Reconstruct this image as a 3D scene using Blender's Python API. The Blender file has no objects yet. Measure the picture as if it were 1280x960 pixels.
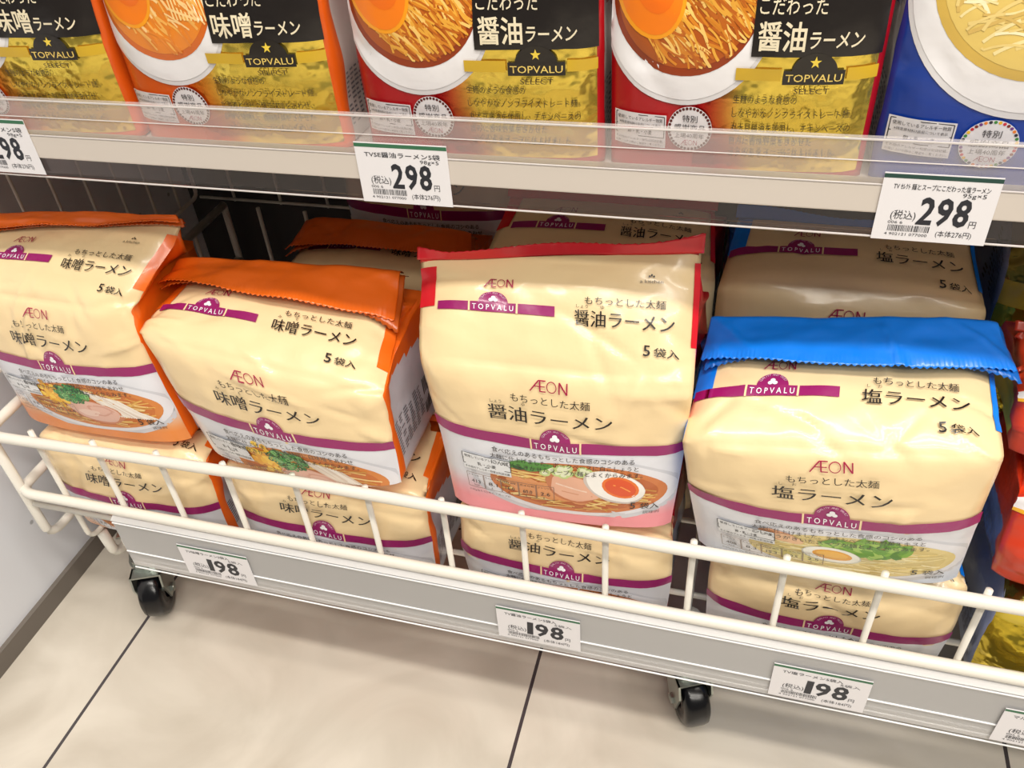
import bpy, bmesh, math, random
from mathutils import Vector, Matrix, noise
C = bpy.context.scene.collection

# ------------------------------------------------------------------ camera, world, lights
scn = bpy.context.scene
H = 0.714                                   # height of the camera above the floor
cam_d = bpy.data.cameras.new('camera'); cam_o = bpy.data.objects.new('camera', cam_d); C.objects.link(cam_o)
R_ = Vector((0.96374459, 0.25918991, -0.06337949)); D_ = Vector((0.11762753, -0.6259012, -0.77098084)); F_ = Vector((-0.23949975, 0.73557344, -0.63369676))
mw = Matrix.Identity(4)
for i in range(3):
    mw[i][0] = R_[i]; mw[i][1] = -D_[i]; mw[i][2] = -F_[i]
mw[2][3] = H
cam_o.matrix_world = mw
cam_d.sensor_fit = 'HORIZONTAL'; cam_d.sensor_width = 36; cam_d.lens = 1072 / 1280 * 36
cam_d.clip_start = 0.01
scn.camera = cam_o
scn.view_settings.view_transform = 'Standard'; scn.view_settings.look = 'None'
scn.view_settings.gamma = 1.0; scn.view_settings.use_curve_mapping = False
scn.view_settings.exposure = 0.21
w = bpy.data.worlds.new('store_air'); scn.world = w; w.use_nodes = True
w.node_tree.nodes['Background'].inputs[0].default_value = (1.0, 0.95, 0.88, 1)
w.node_tree.nodes['Background'].inputs[1].default_value = 0.15

def area(name, loc, rot, sx, sy, power, col=(1, 0.945, 0.86)):
    l = bpy.data.lights.new(name, 'AREA'); l.shape = 'RECTANGLE'; l.size = sx; l.size_y = sy
    l.energy = power; l.color = col
    o = bpy.data.objects.new(name, l); C.objects.link(o); o.location = loc; o.rotation_euler = rot
    return o
area('ceiling_tube_or_fill_light', (0.35, -0.25, 2.45), (0, 0, 0), 2.6, 0.16, 41)
area('ceiling_tube_or_fill_light', (1.0, -1.0, 2.45), (0, 0, 0), 2.6, 0.16, 32)
area('ceiling_tube_or_fill_light', (1.4, -1.65, 2.45), (0, 0, 0), 2.6, 0.16, 34)  # front fill, added to brighten the upright pack faces and rails
area('ceiling_tube_or_fill_light', (0.7, 0.20, 2.45), (0, 0, 0), 1.2, 0.16, 10)

# ------------------------------------------------------------------ helpers
def lin(c):
    return tuple((v / 255 / 12.92) if v / 255 <= 0.04045 else ((v / 255 + 0.055) / 1.055) ** 2.4 for v in c)

def mat(name, col, rough=0.5, metal=0.0, **kw):
    m = bpy.data.materials.new(name); m.use_nodes = True
    b = m.node_tree.nodes['Principled BSDF']
    b.inputs['Base Color'].default_value = (*lin(col), 1)
    b.inputs['Roughness'].default_value = rough; b.inputs['Metallic'].default_value = metal
    for k, v in kw.items(): b.inputs[k.replace('_', ' ')].default_value = v
    return m

def bump(m, scale, strength, dist=0.001, detail=3.0, stretch=(1, 1, 1)):
    nt = m.node_tree; b = nt.nodes['Principled BSDF']
    tc = nt.nodes.new('ShaderNodeTexCoord'); mp = nt.nodes.new('ShaderNodeMapping'); n = nt.nodes.new('ShaderNodeTexNoise')
    bp = nt.nodes.new('ShaderNodeBump')
    mp.inputs['Scale'].default_value = stretch
    n.inputs['Scale'].default_value = scale; n.inputs['Detail'].default_value = detail
    bp.inputs['Strength'].default_value = strength; bp.inputs['Distance'].default_value = dist
    nt.links.new(tc.outputs['Object'], mp.inputs[0]); nt.links.new(mp.outputs[0], n.inputs['Vector'])
    nt.links.new(n.outputs['Fac'], bp.inputs['Height']); nt.links.new(bp.outputs[0], b.inputs['Normal'])
    return n

def print_mat(name, rough, metal=0.0, bs=70, bstr=0.35, bd=0.0015, coat=0.0):
    m = mat(name, (200, 200, 200), rough, metal)
    nt = m.node_tree; b = nt.nodes['Principled BSDF']
    a = nt.nodes.new('ShaderNodeAttribute'); a.attribute_name = 'ink'
    nt.links.new(a.outputs['Color'], b.inputs['Base Color'])
    b.inputs['Coat Weight'].default_value = coat; b.inputs['Coat Roughness'].default_value = 0.12
    bump(m, bs, bstr, bd)
    return m

def clear_mat(name, tint, haze, hazecol, gloss_rough=0.08):
    """thin clear plastic: mostly see-through, a little milky, with a surface sheen"""
    m = bpy.data.materials.new(name); m.use_nodes = True
    nt = m.node_tree; nt.nodes.clear()
    out = nt.nodes.new('ShaderNodeOutputMaterial')
    t = nt.nodes.new('ShaderNodeBsdfTransparent'); t.inputs[0].default_value = (*tint, 1)
    d = nt.nodes.new('ShaderNodeBsdfDiffuse'); d.inputs[0].default_value = (*lin(hazecol), 1)
    tl = nt.nodes.new('ShaderNodeBsdfTranslucent'); tl.inputs[0].default_value = (*lin(hazecol), 1)
    dd = nt.nodes.new('ShaderNodeMixShader'); dd.inputs[0].default_value = 0.12
    nt.links.new(d.outputs[0], dd.inputs[1]); nt.links.new(tl.outputs[0], dd.inputs[2])
    g = nt.nodes.new('ShaderNodeBsdfGlossy'); g.inputs['Roughness'].default_value = gloss_rough
    m1 = nt.nodes.new('ShaderNodeMixShader'); m1.inputs[0].default_value = haze
    m2 = nt.nodes.new('ShaderNodeMixShader')
    fr = nt.nodes.new('ShaderNodeFresnel'); fr.inputs[0].default_value = 1.25
    nt.links.new(t.outputs[0], m1.inputs[1]); nt.links.new(dd.outputs[0], m1.inputs[2])
    nt.links.new(fr.outputs[0], m2.inputs[0]); nt.links.new(m1.outputs[0], m2.inputs[1]); nt.links.new(g.outputs[0], m2.inputs[2])
    nt.links.new(m2.outputs[0], out.inputs[0])
    return m

def link_bm(name, bm, m, parent=None, smooth=False):
    me = bpy.data.meshes.new(name); bm.normal_update(); bm.to_mesh(me); bm.free()
    for x in (m if isinstance(m, (list, tuple)) else [m]): me.materials.append(x)
    if smooth:
        for p in me.polygons: p.use_smooth = True
    o = bpy.data.objects.new(name, me); C.objects.link(o)
    if parent: o.parent = parent
    return o

def tag(o, label=None, cat=None, group=None, kind=None):
    if label: o['label'] = label
    if cat: o['category'] = cat
    if group: o['group'] = group
    if kind: o['kind'] = kind
    return o

def empty(name, loc=(0, 0, 0), rz=0.0):
    o = bpy.data.objects.new(name, None); C.objects.link(o); o.location = loc; o.rotation_euler = (0, 0, rz)
    o.empty_display_size = 0.02
    return o

def add_box(bm, x0, x1, y0, y1, z0, z1, bev=0.0):
    r = bmesh.ops.create_cube(bm, size=1)
    vs = r['verts']
    for v in vs:
        v.co = Vector((x0 + (v.co.x + .5) * (x1 - x0), y0 + (v.co.y + .5) * (y1 - y0), z0 + (v.co.z + .5) * (z1 - z0)))
    if bev > 0:
        es = list({e for v in vs for e in v.link_edges})
        bmesh.ops.bevel(bm, geom=es, offset=bev, segments=2, affect='EDGES', profile=0.6)

def add_tube(bm, pts, r, n=10, cap=True):
    pts = [Vector(p) for p in pts]; rings = []
    for i, p in enumerate(pts):
        d = (pts[min(i + 1, len(pts) - 1)] - pts[max(i - 1, 0)]).normalized()
        a = Vector((0, 0, 1)) if abs(d.z) < 0.9 else Vector((1, 0, 0))
        u = d.cross(a).normalized(); v = d.cross(u)
        rings.append([bm.verts.new(p + r * (math.cos(t) * u + math.sin(t) * v)) for t in (2 * math.pi * k / n for k in range(n))])
    for a, b in zip(rings, rings[1:]):
        # match orientation between rings
        for k in range(n): bm.faces.new((a[k], a[(k + 1) % n], b[(k + 1) % n], b[k]))
    if cap:
        bm.faces.new(rings[0][::-1]); bm.faces.new(rings[-1])

def bend(pts, rad=0.012, seg=5):
    """rounds the corners of a polyline"""
    pts = [Vector(p) for p in pts]; out = [pts[0]]
    for a, b, c in zip(pts, pts[1:], pts[2:]):
        d0 = (a - b); d1 = (c - b); q = min(rad, d0.length * .45, d1.length * .45)
        p0 = b + d0.normalized() * q; p1 = b + d1.normalized() * q
        for k in range(seg + 1):
            t = k / seg; out.append(p0 * (1 - t) ** 2 + b * 2 * t * (1 - t) + p1 * t * t)
    out.append(pts[-1]); return out

def add_extrude(bm, prof, x0, x1):
    """closed (y,z) profile run along X"""
    a = [bm.verts.new((x0, y, z)) for y, z in prof]; b = [bm.verts.new((x1, y, z)) for y, z in prof]
    n = len(prof)
    for k in range(n): bm.faces.new((a[k], a[(k + 1) % n], b[(k + 1) % n], b[k]))
    bm.faces.new(a[::-1]); bm.faces.new(b)
    bmesh.ops.recalc_face_normals(bm, faces=bm.faces)

# ------------------------------------------------------------------ lettering (flat outlines of the built-in font)
_tcache = {}
_tc = bpy.data.curves.new('lettering', 'FONT'); _to = bpy.data.objects.new('lettering', _tc); C.objects.link(_to)
def text_mesh(s, bold=0.0, serif=0.0, res=2):
    key = (s, bold, serif, res)
    if key in _tcache: return _tcache[key]
    _tc.body = s; _tc.resolution_u = res
    bpy.context.view_layer.update()
    ev = _to.evaluated_get(bpy.context.evaluated_depsgraph_get()); me = ev.to_mesh()
    vs = [Vector((v.co.x, v.co.y)) for v in me.vertices]
    me.calc_loop_triangles(); tris = [tuple(t.vertices) for t in me.loop_triangles]
    # merge doubles
    mp = {}; idx = []; nv = []
    for v in vs:
        k = (round(v.x, 4), round(v.y, 4))
        if k not in mp: mp[k] = len(nv); nv.append(v)
        idx.append(mp[k])
    tris = [tuple(idx[i] for i in t) for t in tris]; tris = [t for t in tris if len(set(t)) == 3]
    fix = []
    for t in tris:
        a, b, c = (nv[i] for i in t)
        fix.append(t if (b - a).cross(c - a) > 0 else (t[0], t[2], t[1]))
    tris = fix
    if bold or serif:
        ed = {}
        for t in tris:
            for a, b in ((t[0], t[1]), (t[1], t[2]), (t[2], t[0])): ed[(a, b)] = ed.get((a, b), 0) + 1
        nr = [Vector((0, 0)) for _ in nv]
        for (a, b) in ed:
            if (b, a) in ed: continue
            d = nv[b] - nv[a]
            if d.length < 1e-6: continue
            n = Vector((d.y, -d.x)).normalized()
            for q in (a, b): nr[q] += n
        for i, n in enumerate(nr):
            if n.length > 1e-5:
                n.normalize(); nv[i] = nv[i] + Vector((n.x * (bold + serif * 0.35), n.y * (bold - serif)))
    ev.to_mesh_clear()
    x0 = min(v.x for v in nv); x1 = max(v.x for v in nv)
    out = ([(v.x - x0, v.y) for v in nv], tris, x1 - x0)
    _tcache[key] = out; return out

class Art:
    """flat printed art in sheet coordinates (x across, s up, metres), later laid onto a surface"""
    def __init__(s): s.v = []; s.f = []; s.c = []; s.m = []
    def mesh(s, vs, fs, col, layer, m=0):
        b = len(s.v); cf = col if callable(col) else None; cl = None if cf else lin(col)
        for x, y in vs:
            s.v.append((x, y, layer)); s.c.append(lin(cf(x, y)) if cf else cl)
        for f in fs: s.f.append(tuple(b + i for i in f)); s.m.append(m)
    def text(s, t, x0, x1, base, em, col, layer=6, bold=0.0, serif=0.0, slope=0.0, m=0, lean=0.0):
        vs, fs, wd = text_mesh(t, bold, serif)
        k = (x1 - x0) / wd if x1 is not None else em
        s.mesh([(x0 + x * k + y * em * lean, base + y * em + slope * x * k) for x, y in vs], fs, col, layer, m)
    def rect(s, x0, x1, y0, y1, col, layer, nx=0, ny=0, m=0):
        nx = nx or max(1, int(abs(x1 - x0) / .004)); ny = ny or max(1, int(abs(y1 - y0) / .004))
        vs = [(x0 + (x1 - x0) * i / nx, y0 + (y1 - y0) * j / ny) for j in range(ny + 1) for i in range(nx + 1)]
        fs = [(j * (nx + 1) + i, j * (nx + 1) + i + 1, (j + 1) * (nx + 1) + i + 1, (j + 1) * (nx + 1) + i) for j in range(ny) for i in range(nx)]
        s.mesh(vs, fs, col, layer, m)
    def ell(s, cx, cy, rx, ry, col, layer, a0=0.0, a1=2 * math.pi, rings=0, seg=0, m=0, rot=0.0, wob=0.0, inner=0.0, clip=None):
        rings = rings or max(1, int(max(rx, ry) / .0025)); seg = seg or max(10, min(48, int(max(rx, ry) / .0007)))
        vs = []; cr, sr = math.cos(rot), math.sin(rot); ph = (cx * 977 + cy * 571) % 6.28
        for j in range(rings + 1):
            q = inner + (1 - inner) * j / rings
            for i in range(seg + 1):
                a = a0 + (a1 - a0) * i / seg; w_ = 1 + wob * math.sin(3 * a + ph) + wob * .6 * math.sin(5 * a + 2 * ph)
                px, py = rx * q * w_ * math.cos(a), ry * q * w_ * math.sin(a)
                p = (cx + px * cr - py * sr, cy + px * sr + py * cr)
                if clip: p = (min(max(p[0], clip[0]), clip[1]), min(max(p[1], clip[2]), clip[3]))
                vs.append(p)
        n = seg + 1
        fs = [(j * n + i, j * n + i + 1, (j + 1) * n + i + 1, (j + 1) * n + i) for j in range(rings) for i in range(seg)]
        s.mesh(vs, fs, col, layer, m)
    def line(s, pts, wd, col, layer, m=0):
        vs = []
        for i, p in enumerate(pts):
            a = pts[max(i - 1, 0)]; b = pts[min(i + 1, len(pts) - 1)]
            dx, dy = b[0] - a[0], b[1] - a[1]; L = math.hypot(dx, dy) or 1
            vs += [(p[0] - dy / L * wd / 2, p[1] + dx / L * wd / 2), (p[0] + dy / L * wd / 2, p[1] - dx / L * wd / 2)]
        s.mesh(vs, [(2 * i, 2 * i + 1, 2 * i + 3, 2 * i + 2) for i in range(len(pts) - 1)], col, layer, m)
    def frame(s, x0, x1, y0, y1, wd, col, layer):
        s.line([(x0, y0), ((x0 + x1) / 2, y0), (x1, y0)], wd, col, layer); s.line([(x0, y1), ((x0 + x1) / 2, y1), (x1, y1)], wd, col, layer)
        s.line([(x0, y0), (x0, y1)], wd, col, layer); s.line([(x1, y0), (x1, y1)], wd, col, layer)

PURPLE = (148, 22, 100); CREAM = (239, 213, 166); INK = (22, 16, 14); WHITE = (240, 240, 244); LOGO = (160, 24, 70)

def maker_logo(A, x0, x1, y, h, col=LOGO, layer=6):
    """thin wide capitals: a slash joined to an E, then O and N"""
    W = x1 - x0; t = h * .11
    P = lambda u, v: (x0 + u * W, y + v * h)
    A.line([P(0, 0), P(.115, .5), P(.235, 1)], t, col, layer)
    A.line([P(.235, 1), P(.43, 1)], t, col, layer); A.line([P(.27, 1), P(.27, .5), P(.27, 0)], t * 1.1, col, layer)
    A.line([P(.11, .48), P(.41, .48)], t * .8, col, layer); A.line([P(.27, 0.03), P(.43, 0.03)], t, col, layer)
    A.ell(x0 + .59 * W, y + .5 * h, .14 * W, .52 * h, col, layer, inner=.84, rings=1, seg=22)
    A.line([P(.80, 0), P(.80, .5), P(.80, 1)], t, col, layer); A.line([P(.80, 1), P(.9, .5), P(1, 0)], t * 1.1, col, layer)
    A.line([P(1, 0), P(1, .5), P(1, 1)], t, col, layer)

def brand_band(A, x0, x1, y0, y1, cx, half, gaps=True, layer=3):
    h = y1 - y0
    A.rect(x0, x1, y0, y1, PURPLE, layer, nx=30, ny=2)
    A.ell(cx, y1 - .0005, half * .62, h * 1.25, PURPLE, layer, a0=0, a1=math.pi, rings=2, seg=20)
    for sg in (-1, 1):
        A.rect(cx + sg * half - .0006, cx + sg * half + .0006, y0 - .0003, y1 + .0003, CREAM, layer + 1, nx=1, ny=2)
    A.text('T O P V A L U', cx - half * .86, cx + half * .86, y0 + h * .18, h * .78, WHITE, layer + 2, bold=.012)
    r = h * .19
    for dx, dy in ((-.9, 0), (.9, 0), (0, 1.35)):
        A.ell(cx + dx * r, y1 + h * .22 + dy * r, r, r, WHITE, layer + 2, rings=1, seg=9)
    tx = 'QUALITY AND TRUST'
    for i, ch in enumerate(tx):
        if ch == ' ': continue
        a = math.pi * (.86 - .72 * i / (len(tx) - 1)); vs, fs, wd = text_mesh(ch)
        px = cx + math.cos(a) * half * .53; py = y1 + math.sin(a) * h * 1.02; ro = a - math.pi / 2; e = h * .26
        A.mesh([(px + ((x - wd / 2) * math.cos(ro) - (yy - .35) * math.sin(ro)) * e, py + ((x - wd / 2) * math.sin(ro) + (yy - .35) * math.cos(ro)) * e) for x, yy in vs], fs, (225, 190, 210), layer + 2)

def noodles(A, cx, cy, rx, ry, n, cols, layer, rnd, wd=.0011, bow=.5, ang=None):
    for _ in range(n):
        a = rnd.uniform(0, 6.28); q = math.sqrt(rnd.random()) * .86
        x, y = cx + rx * q * math.cos(a), cy + ry * q * math.sin(a)
        th = rnd.uniform(-.9, .9) if ang is None else ang + rnd.gauss(0, .25)
        L = rnd.uniform(.25, .6) * rx; k = rnd.uniform(-bow, bow); pts = []
        for i in range(7):
            t = i / 6 - .5; px = x + L * t * math.cos(th) - k * L * (t * t) * math.sin(th); py = y + (L * t * math.sin(th) + k * L * t * t * math.cos(th)) * (ry / rx if ang is None else 1)
            e = math.hypot((px - cx) / rx, (py - cy) / ry)
            if e > .97: px, py = cx + (px - cx) * .97 / e, cy + (py - cy) * .97 / e
            pts.append((px, py))
        A.line(pts, wd * rnd.uniform(.7, 1.2), rnd.choice(cols), layer + rnd.random() * .8)

KIND = {
    'miso': dict(seal=(240, 108, 22), edge=(214, 96, 22), name='味噌ラーメン', ruby=(('み', 0.02), ('そ', .24)), low=(232, 140, 66),
                 l2='太麺に仕上げました。赤味噌に白味噌をあわせ', l3='香味油をきかせたスープが麺とよくからみます。', soup=((214, 132, 62), (190, 96, 36))),
    'shoyu': dict(seal=(216, 24, 40), edge=(205, 26, 40), name='醤油ラーメン', ruby=(('しょう', 0.0), ('ゆ', .26)), low=(240, 150, 160),
                  l2='太麺に仕上げました。ポークベースに白こしょうと', l3='にんにくをきかせたスープが麺とよくからみます。', soup=((206, 120, 62), (170, 78, 30))),
    'shio': dict(seal=(8, 128, 244), edge=(24, 104, 206), name='塩ラーメン', ruby=(('し', 0.03), ('お', .14)), low=(196, 214, 240),
                 l2='太麺に仕上げました。チキンベースに野菜エキスと', l3='こしょうがきいたスープが麺とよくからみます。', soup=((226, 206, 140), (206, 184, 112))),
}
NW = .17                                     # nominal width of the five-pack sheet art

def pack_art(kind, seed, top=True, shift=0.0):
    K = KIND[kind]; A = Art(); rnd = random.Random(seed)
    # lower white picture area with its coloured foot
    def low(x, y):
        t = max(0.0, min(1.0, (y - .004) / .022)); e = K['low']; q = (224, 226, 234)
        k = t if kind != 'shio' else 1 - (1 - t) * .5
        return tuple(e[i] * (1 - k) + q[i] * k for i in range(3))
    A.rect(0, NW, -.012, .064, low, 1, nx=36, ny=15)
    clip = (.001, NW - .001, .002, .0615)
    cx, cy = .098, .029
    A.ell(cx, cy, .076, .031, (206, 208, 216), 1.5, clip=clip); A.ell(cx, cy + .001, .072, .028, (228, 229, 236), 2, clip=clip)
    A.ell(cx + .002, cy, .063, .0235, K['soup'][0], 2.5, clip=clip); A.ell(cx + .002, cy, .057, .020, lambda x, y: tuple(K['soup'][0][i] * .45 + K['soup'][1][i] * .55 for i in range(3)), 2.6, clip=clip)
    cols = [(236, 200, 120), (226, 178, 92), (244, 216, 150), (206, 150, 70)] if kind != 'shio' else [(240, 224, 160), (232, 208, 130), (246, 234, 186)]
    noodles(A, cx + .002, cy - .001, .060, .0215, 110, cols, 2.8, rnd)
    if kind == 'shoyu':
        for i in range(5): A.ell(.060 + i * .010, .027 - i * .001, .011, .0075, (222, 150, 96), 3.8 + i * .05, wob=.06, rot=-.5); 
        A.ell(.098, .030, .020, .013, (196, 120, 78), 4.1, wob=.05, rot=-.3); A.ell(.099, .030, .018, .0115, (232, 178, 150), 4.2, wob=.06, rot=-.3)
        A.line([(.086, .034), (.096, .031), (.108, .028)], .0012, (244, 214, 196), 4.3); A.line([(.090, .027), (.100, .025), (.112, .024)], .0010, (214, 150, 118), 4.3)
        for i in range(6): A.ell(.056 + i * .004, .0455 + (i % 2) * .002, .009, .0028, rnd.choice([(40, 110, 44), (24, 84, 36), (82, 146, 60)]), 4.4 + i * .04, rot=.25, wob=.08)
        for i in range(16):
            x, y = rnd.uniform(.078, .108), rnd.uniform(.041, .049); A.ell(x, y, .004, .003, (196, 216, 140), 4.5, inner=.55, rings=1, seg=12); A.ell(x, y, .0022, .0016, (232, 238, 204), 4.55, seg=8)
        A.ell(.127, .0335, .0225, .0135, (206, 196, 190), 4.7, rot=-.42, wob=.02); A.ell(.1275, .0342, .0215, .0125, (246, 244, 240), 4.8, rot=-.42, wob=.02)
        A.ell(.131, .0335, .0135, .0092, (232, 116, 36), 4.9, rot=-.42); A.ell(.131, .0335, .0115, .0074, (222, 78, 22), 5.0, rot=-.42)
        A.line([(.126, .036), (.132, .034), (.138, .030)], .0009, (246, 160, 70), 5.05)
    elif kind == 'miso':
        A.ell(.102, .024, .026, .0125, (206, 132, 92), 3.8, wob=.04, rot=-.15); A.ell(.101, .0245, .024, .011, (228, 184, 168), 3.9, wob=.04, rot=-.15)
        A.ell(.108, .026, .012, .006, (214, 160, 142), 3.95, wob=.1, inner=.75); A.ell(.096, .0225, .010, .004, (238, 206, 192), 3.96, wob=.1)
        for i in range(16):
            a = -.75 - i * .02; x0, y0 = .098 + i * .0021, .047 - i * .0006
            A.line([(x0, y0), (x0 + .014, y0 - .012), (x0 + .026, y0 - .026 + i * .0004)], .0016, rnd.choice([(236, 226, 214), (222, 208, 194), (244, 238, 230)]), 4.0 + i * .02)
        for i in range(46):
            x, y = rnd.gauss(.0665, .0055), rnd.gauss(.0385, .0055); A.ell(x, y, .0030, .0026, rnd.choice([(246, 190, 36), (252, 208, 66), (232, 164, 24)]), 4.4 + rnd.random() * .3, wob=.1, seg=9)
        for i in range(120):
            a = rnd.uniform(0, 6.28); q = math.sqrt(rnd.random()); x, y = .088 + .0165 * q * math.cos(a), .0415 + .0085 * q * math.sin(a)
            c = rnd.choice([(36, 120, 54), (60, 148, 72), (24, 92, 42), (128, 186, 110)]); A.ell(x, y, .0022, .0018, c, 4.8 + rnd.random() * .4, inner=.45, rings=1, seg=8)
    else:
        A.ell(.056, .045, .012, .0055, (222, 156, 112), 3.8, rot=-.2, wob=.05); A.ell(.062, .043, .010, .0045, (236, 190, 150), 3.9, rot=-.2, wob=.05)
        for i in range(90):
            a = rnd.uniform(0, 6.28); q = math.sqrt(rnd.random()); x, y = .108 + .026 * q * math.cos(a), .041 + .009 * q * math.sin(a)
            A.ell(x, y, .0052, .0026, rnd.choice([(120, 172, 58), (94, 150, 44), (160, 196, 92), (72, 128, 40)]), 4.0 + rnd.random() * .4, rot=rnd.uniform(-1, 1), wob=.15, seg=9)
        A.ell(.089, .030, .0185, .0095, (206, 208, 200), 4.6, rot=-.15); A.ell(.089, .0305, .0175, .0087, (246, 246, 240), 4.7, rot=-.15)
        A.ell(.0895, .0305, .0125, .0060, (236, 168, 58), 4.8, rot=-.15); A.ell(.0895, .031, .0100, .0042, (246, 190, 84), 4.85, rot=-.15)
        for i in range(5): A.line([(.052, .030 - i * .0022), (.068, .028 - i * .002), (.082, .023 - i * .0018)], .0016, (236, 226, 150), 4.0)
    # wording on the picture
    ink = (30, 24, 26)
    A.text('食べ応えのあるもちっとした食感のコシのある', .042, .139, .0555, .0047, ink, 7.2, bold=.004)
    A.text(K['l2'], .040, .142, .0495, .0047, ink, 7.2, bold=.004)
    A.text(K['l3'], .040, .145, .0435, .0047, ink, 7.2, bold=.004)
    bx0, bx1, by0, by1 = .018, .054, .0335, .0478
    A.rect(bx0, bx1, by0, by1, (228, 230, 234), 6.6); A.frame(bx0, bx1, by0 + .0045, by1, .0006, (60, 60, 64), 6.9); A.line([(bx0, .0425), (bx1, .0425)], .0005, (60, 60, 64), 6.9)
    A.text('使用しているアレルギー物質', bx0 + .0015, bx1 - .0015, .0443, .0026, ink, 7.2)
    A.text('乳・小麦' if kind == 'shoyu' else '卵・乳・小麦', .029, .043, .0389, .0032, ink, 7.2, bold=.01)
    A.text('その他のアレルギー物質は別途記載', bx0 + .001, bx1 - .001, .0346, .0024, ink, 7.2)
    nx0, ny0, ny1 = .019, .0165, .0300
    vals = {'shoyu': ('413', '8.1', '16.0', '60.0', '2.6'), 'miso': ('417', '8.8', '15.4', '62.2', '2.4'), 'shio': ('408', '8.3', '15.3', '60.5', '2.5')}[kind]
    for i, (a, b) in enumerate(zip(('エネルギー', 'たんぱく質', '脂質', '炭水化物', 'ナトリウム'), vals)):
        x = nx0 + i * .0132; A.frame(x, x + .0126, ny0, ny1, .0004, (120, 96, 84), 6.9)
        A.text(a, x + .001, x + .0116, .0272, .0021, ink, 7.2); A.text(b, x + .0028, x + .0098, .0206, .0046, ink, 7.2, bold=.01); A.text('g' if i else 'kcal', x + .0045, None, .0178, .0026, ink, 7.2)
    A.text('(100g当たり) めん・スープ別', nx0, nx0 + .032, .0125, .0022, ink, 7.2)
    A.text('5', .1385, None, .0135, .0092, INK, 7.2, bold=.012); A.text('袋入', .1455, .1585, .0138, .0062, INK, 7.2, bold=.012)
    A.text('調理例', .148, .159, .0085, .0032, INK, 7.2)
    # purple belt and titles on the front
    brand_band(A, 0, NW, .0625, .0715, .087, .0165)
    nm = K['name']; x0, x1 = (.052, .128) if len(nm) == 6 else (.052, .118)
    if kind == 'shoyu': x0, x1 = .044, .124
    A.text(nm, x0, x1, .0862, .0128, INK, 7.2, serif=.011, bold=.010)
    for t, fx in K['ruby']: A.text(t, x0 + fx * (x1 - x0) + .002, None, .0985, .0030, INK, 7.2)
    A.text('もちっとした太麺', .060, .110, .1015, .0066, INK, 7.2, serif=.005, bold=.004)
    maker_logo(A, .073, .096, .1105, .0072)
    # upper face
    if top:
        brand_band(A, .0015 if kind == 'shio' else .014, .088, .1625, .1705, .050, .0150)
        A.text(nm, .100, .157, .1590, .0122, INK, 7.2, serif=.011, bold=.010)
        for t, fx in K['ruby']: A.text(t, .101 + fx * .055, None, .1708, .0028, INK, 7.2)
        A.text('もちっとした太麺', .106, .152, .1738, .0062, INK, 7.2, serif=.005, bold=.004)
        A.text('5', .140, None, .1415, .0105, INK, 7.2, bold=.012); A.text('袋入', .1463, .1603, .1418, .0068, INK, 7.2, bold=.012)
        maker_logo(A, .044, .062, .1835, .0068)
        A.rect(0, .0115, .166, .2045, K['seal'], 2, nx=3, ny=10); A.rect(.1635 if kind == 'miso' else .1668, NW, .150, .2045, K['seal'], 2, nx=3, ny=12)
        A.text('a kitchen', .137, .150, .1905, .0036, INK, 7.2)
        for dx in (-.0012, 0, .0012): A.ell(.1435 + dx, .1955 + (.001 if dx == 0 else 0), .0006, .0009, INK, 7.2, seg=6)
    if shift: A.v = [(min(max(x + shift * min(1, max(0, (s - .1) / .04)), 0), NW) if x > .013 and x < .163 else x, s, l) for x, s, l in A.v]
    return A

# ------------------------------------------------------------------ materials
M = {}
M['film'] = print_mat('printed_film', .33, bs=46, bstr=.28, bd=.003, coat=.35)
M['gold'] = print_mat('gold_foil', .2, metal=.88, bs=34, bstr=.65, bd=.009)
M['silver'] = print_mat('silver_foil', .3, metal=.3, bs=60, bstr=.5, bd=.003)
M['inner'] = mat('seal_inside_foil', (150, 150, 156), .3, .8)
M['wire'] = mat('white_coated_wire', (226, 222, 212), .32)
bump(M['wire'], 220, .06, .0006)
M['rail'] = clear_mat('milky_price_rail_plastic', (.985, .985, .985), .50, (254, 253, 253), .12)
M['lip'] = clear_mat('clear_shelf_lip_plastic', (.98, .98, .98), .22, (252, 246, 244), .06)
M['strip'] = clear_mat('clear_price_strip_plastic', (.78, .72, .72), .035, (252, 246, 244), .06)
M['steel'] = mat('zinc_plated_steel', (176, 182, 176), .28, .9)
M['tyre'] = mat('black_nylon_wheel', (12, 12, 16), .22)
M['shelf'] = mat('white_painted_shelf', (212, 203, 194), .35)
M['back'] = mat('grey_shelf_back', (46, 42, 42), .6)
M['card'] = print_mat('price_card', .45, bs=20, bstr=.02)
M['panel'] = mat('grey_side_panel', (226, 228, 234), .55)
M['skirt'] = mat('dark_grey_skirting', (112, 104, 96), .6)
# speckle marks on the panel
nt = M['panel'].node_tree; tc = nt.nodes.new('ShaderNodeTexCoord'); vo = nt.nodes.new('ShaderNodeTexVoronoi'); rp = nt.nodes.new('ShaderNodeValToRGB')
vo.inputs['Scale'].default_value = 26
rp.color_ramp.elements[0].position = .045; rp.color_ramp.elements[0].color = (*lin((176, 176, 180)), 1); rp.color_ramp.elements[1].position = .075; rp.color_ramp.elements[1].color = (*lin((226, 228, 234)), 1)
nt.links.new(tc.outputs['Object'], vo.inputs['Vector']); nt.links.new(vo.outputs['Distance'], rp.inputs[0]); nt.links.new(rp.outputs[0], nt.nodes['Principled BSDF'].inputs['Base Color'])

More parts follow.
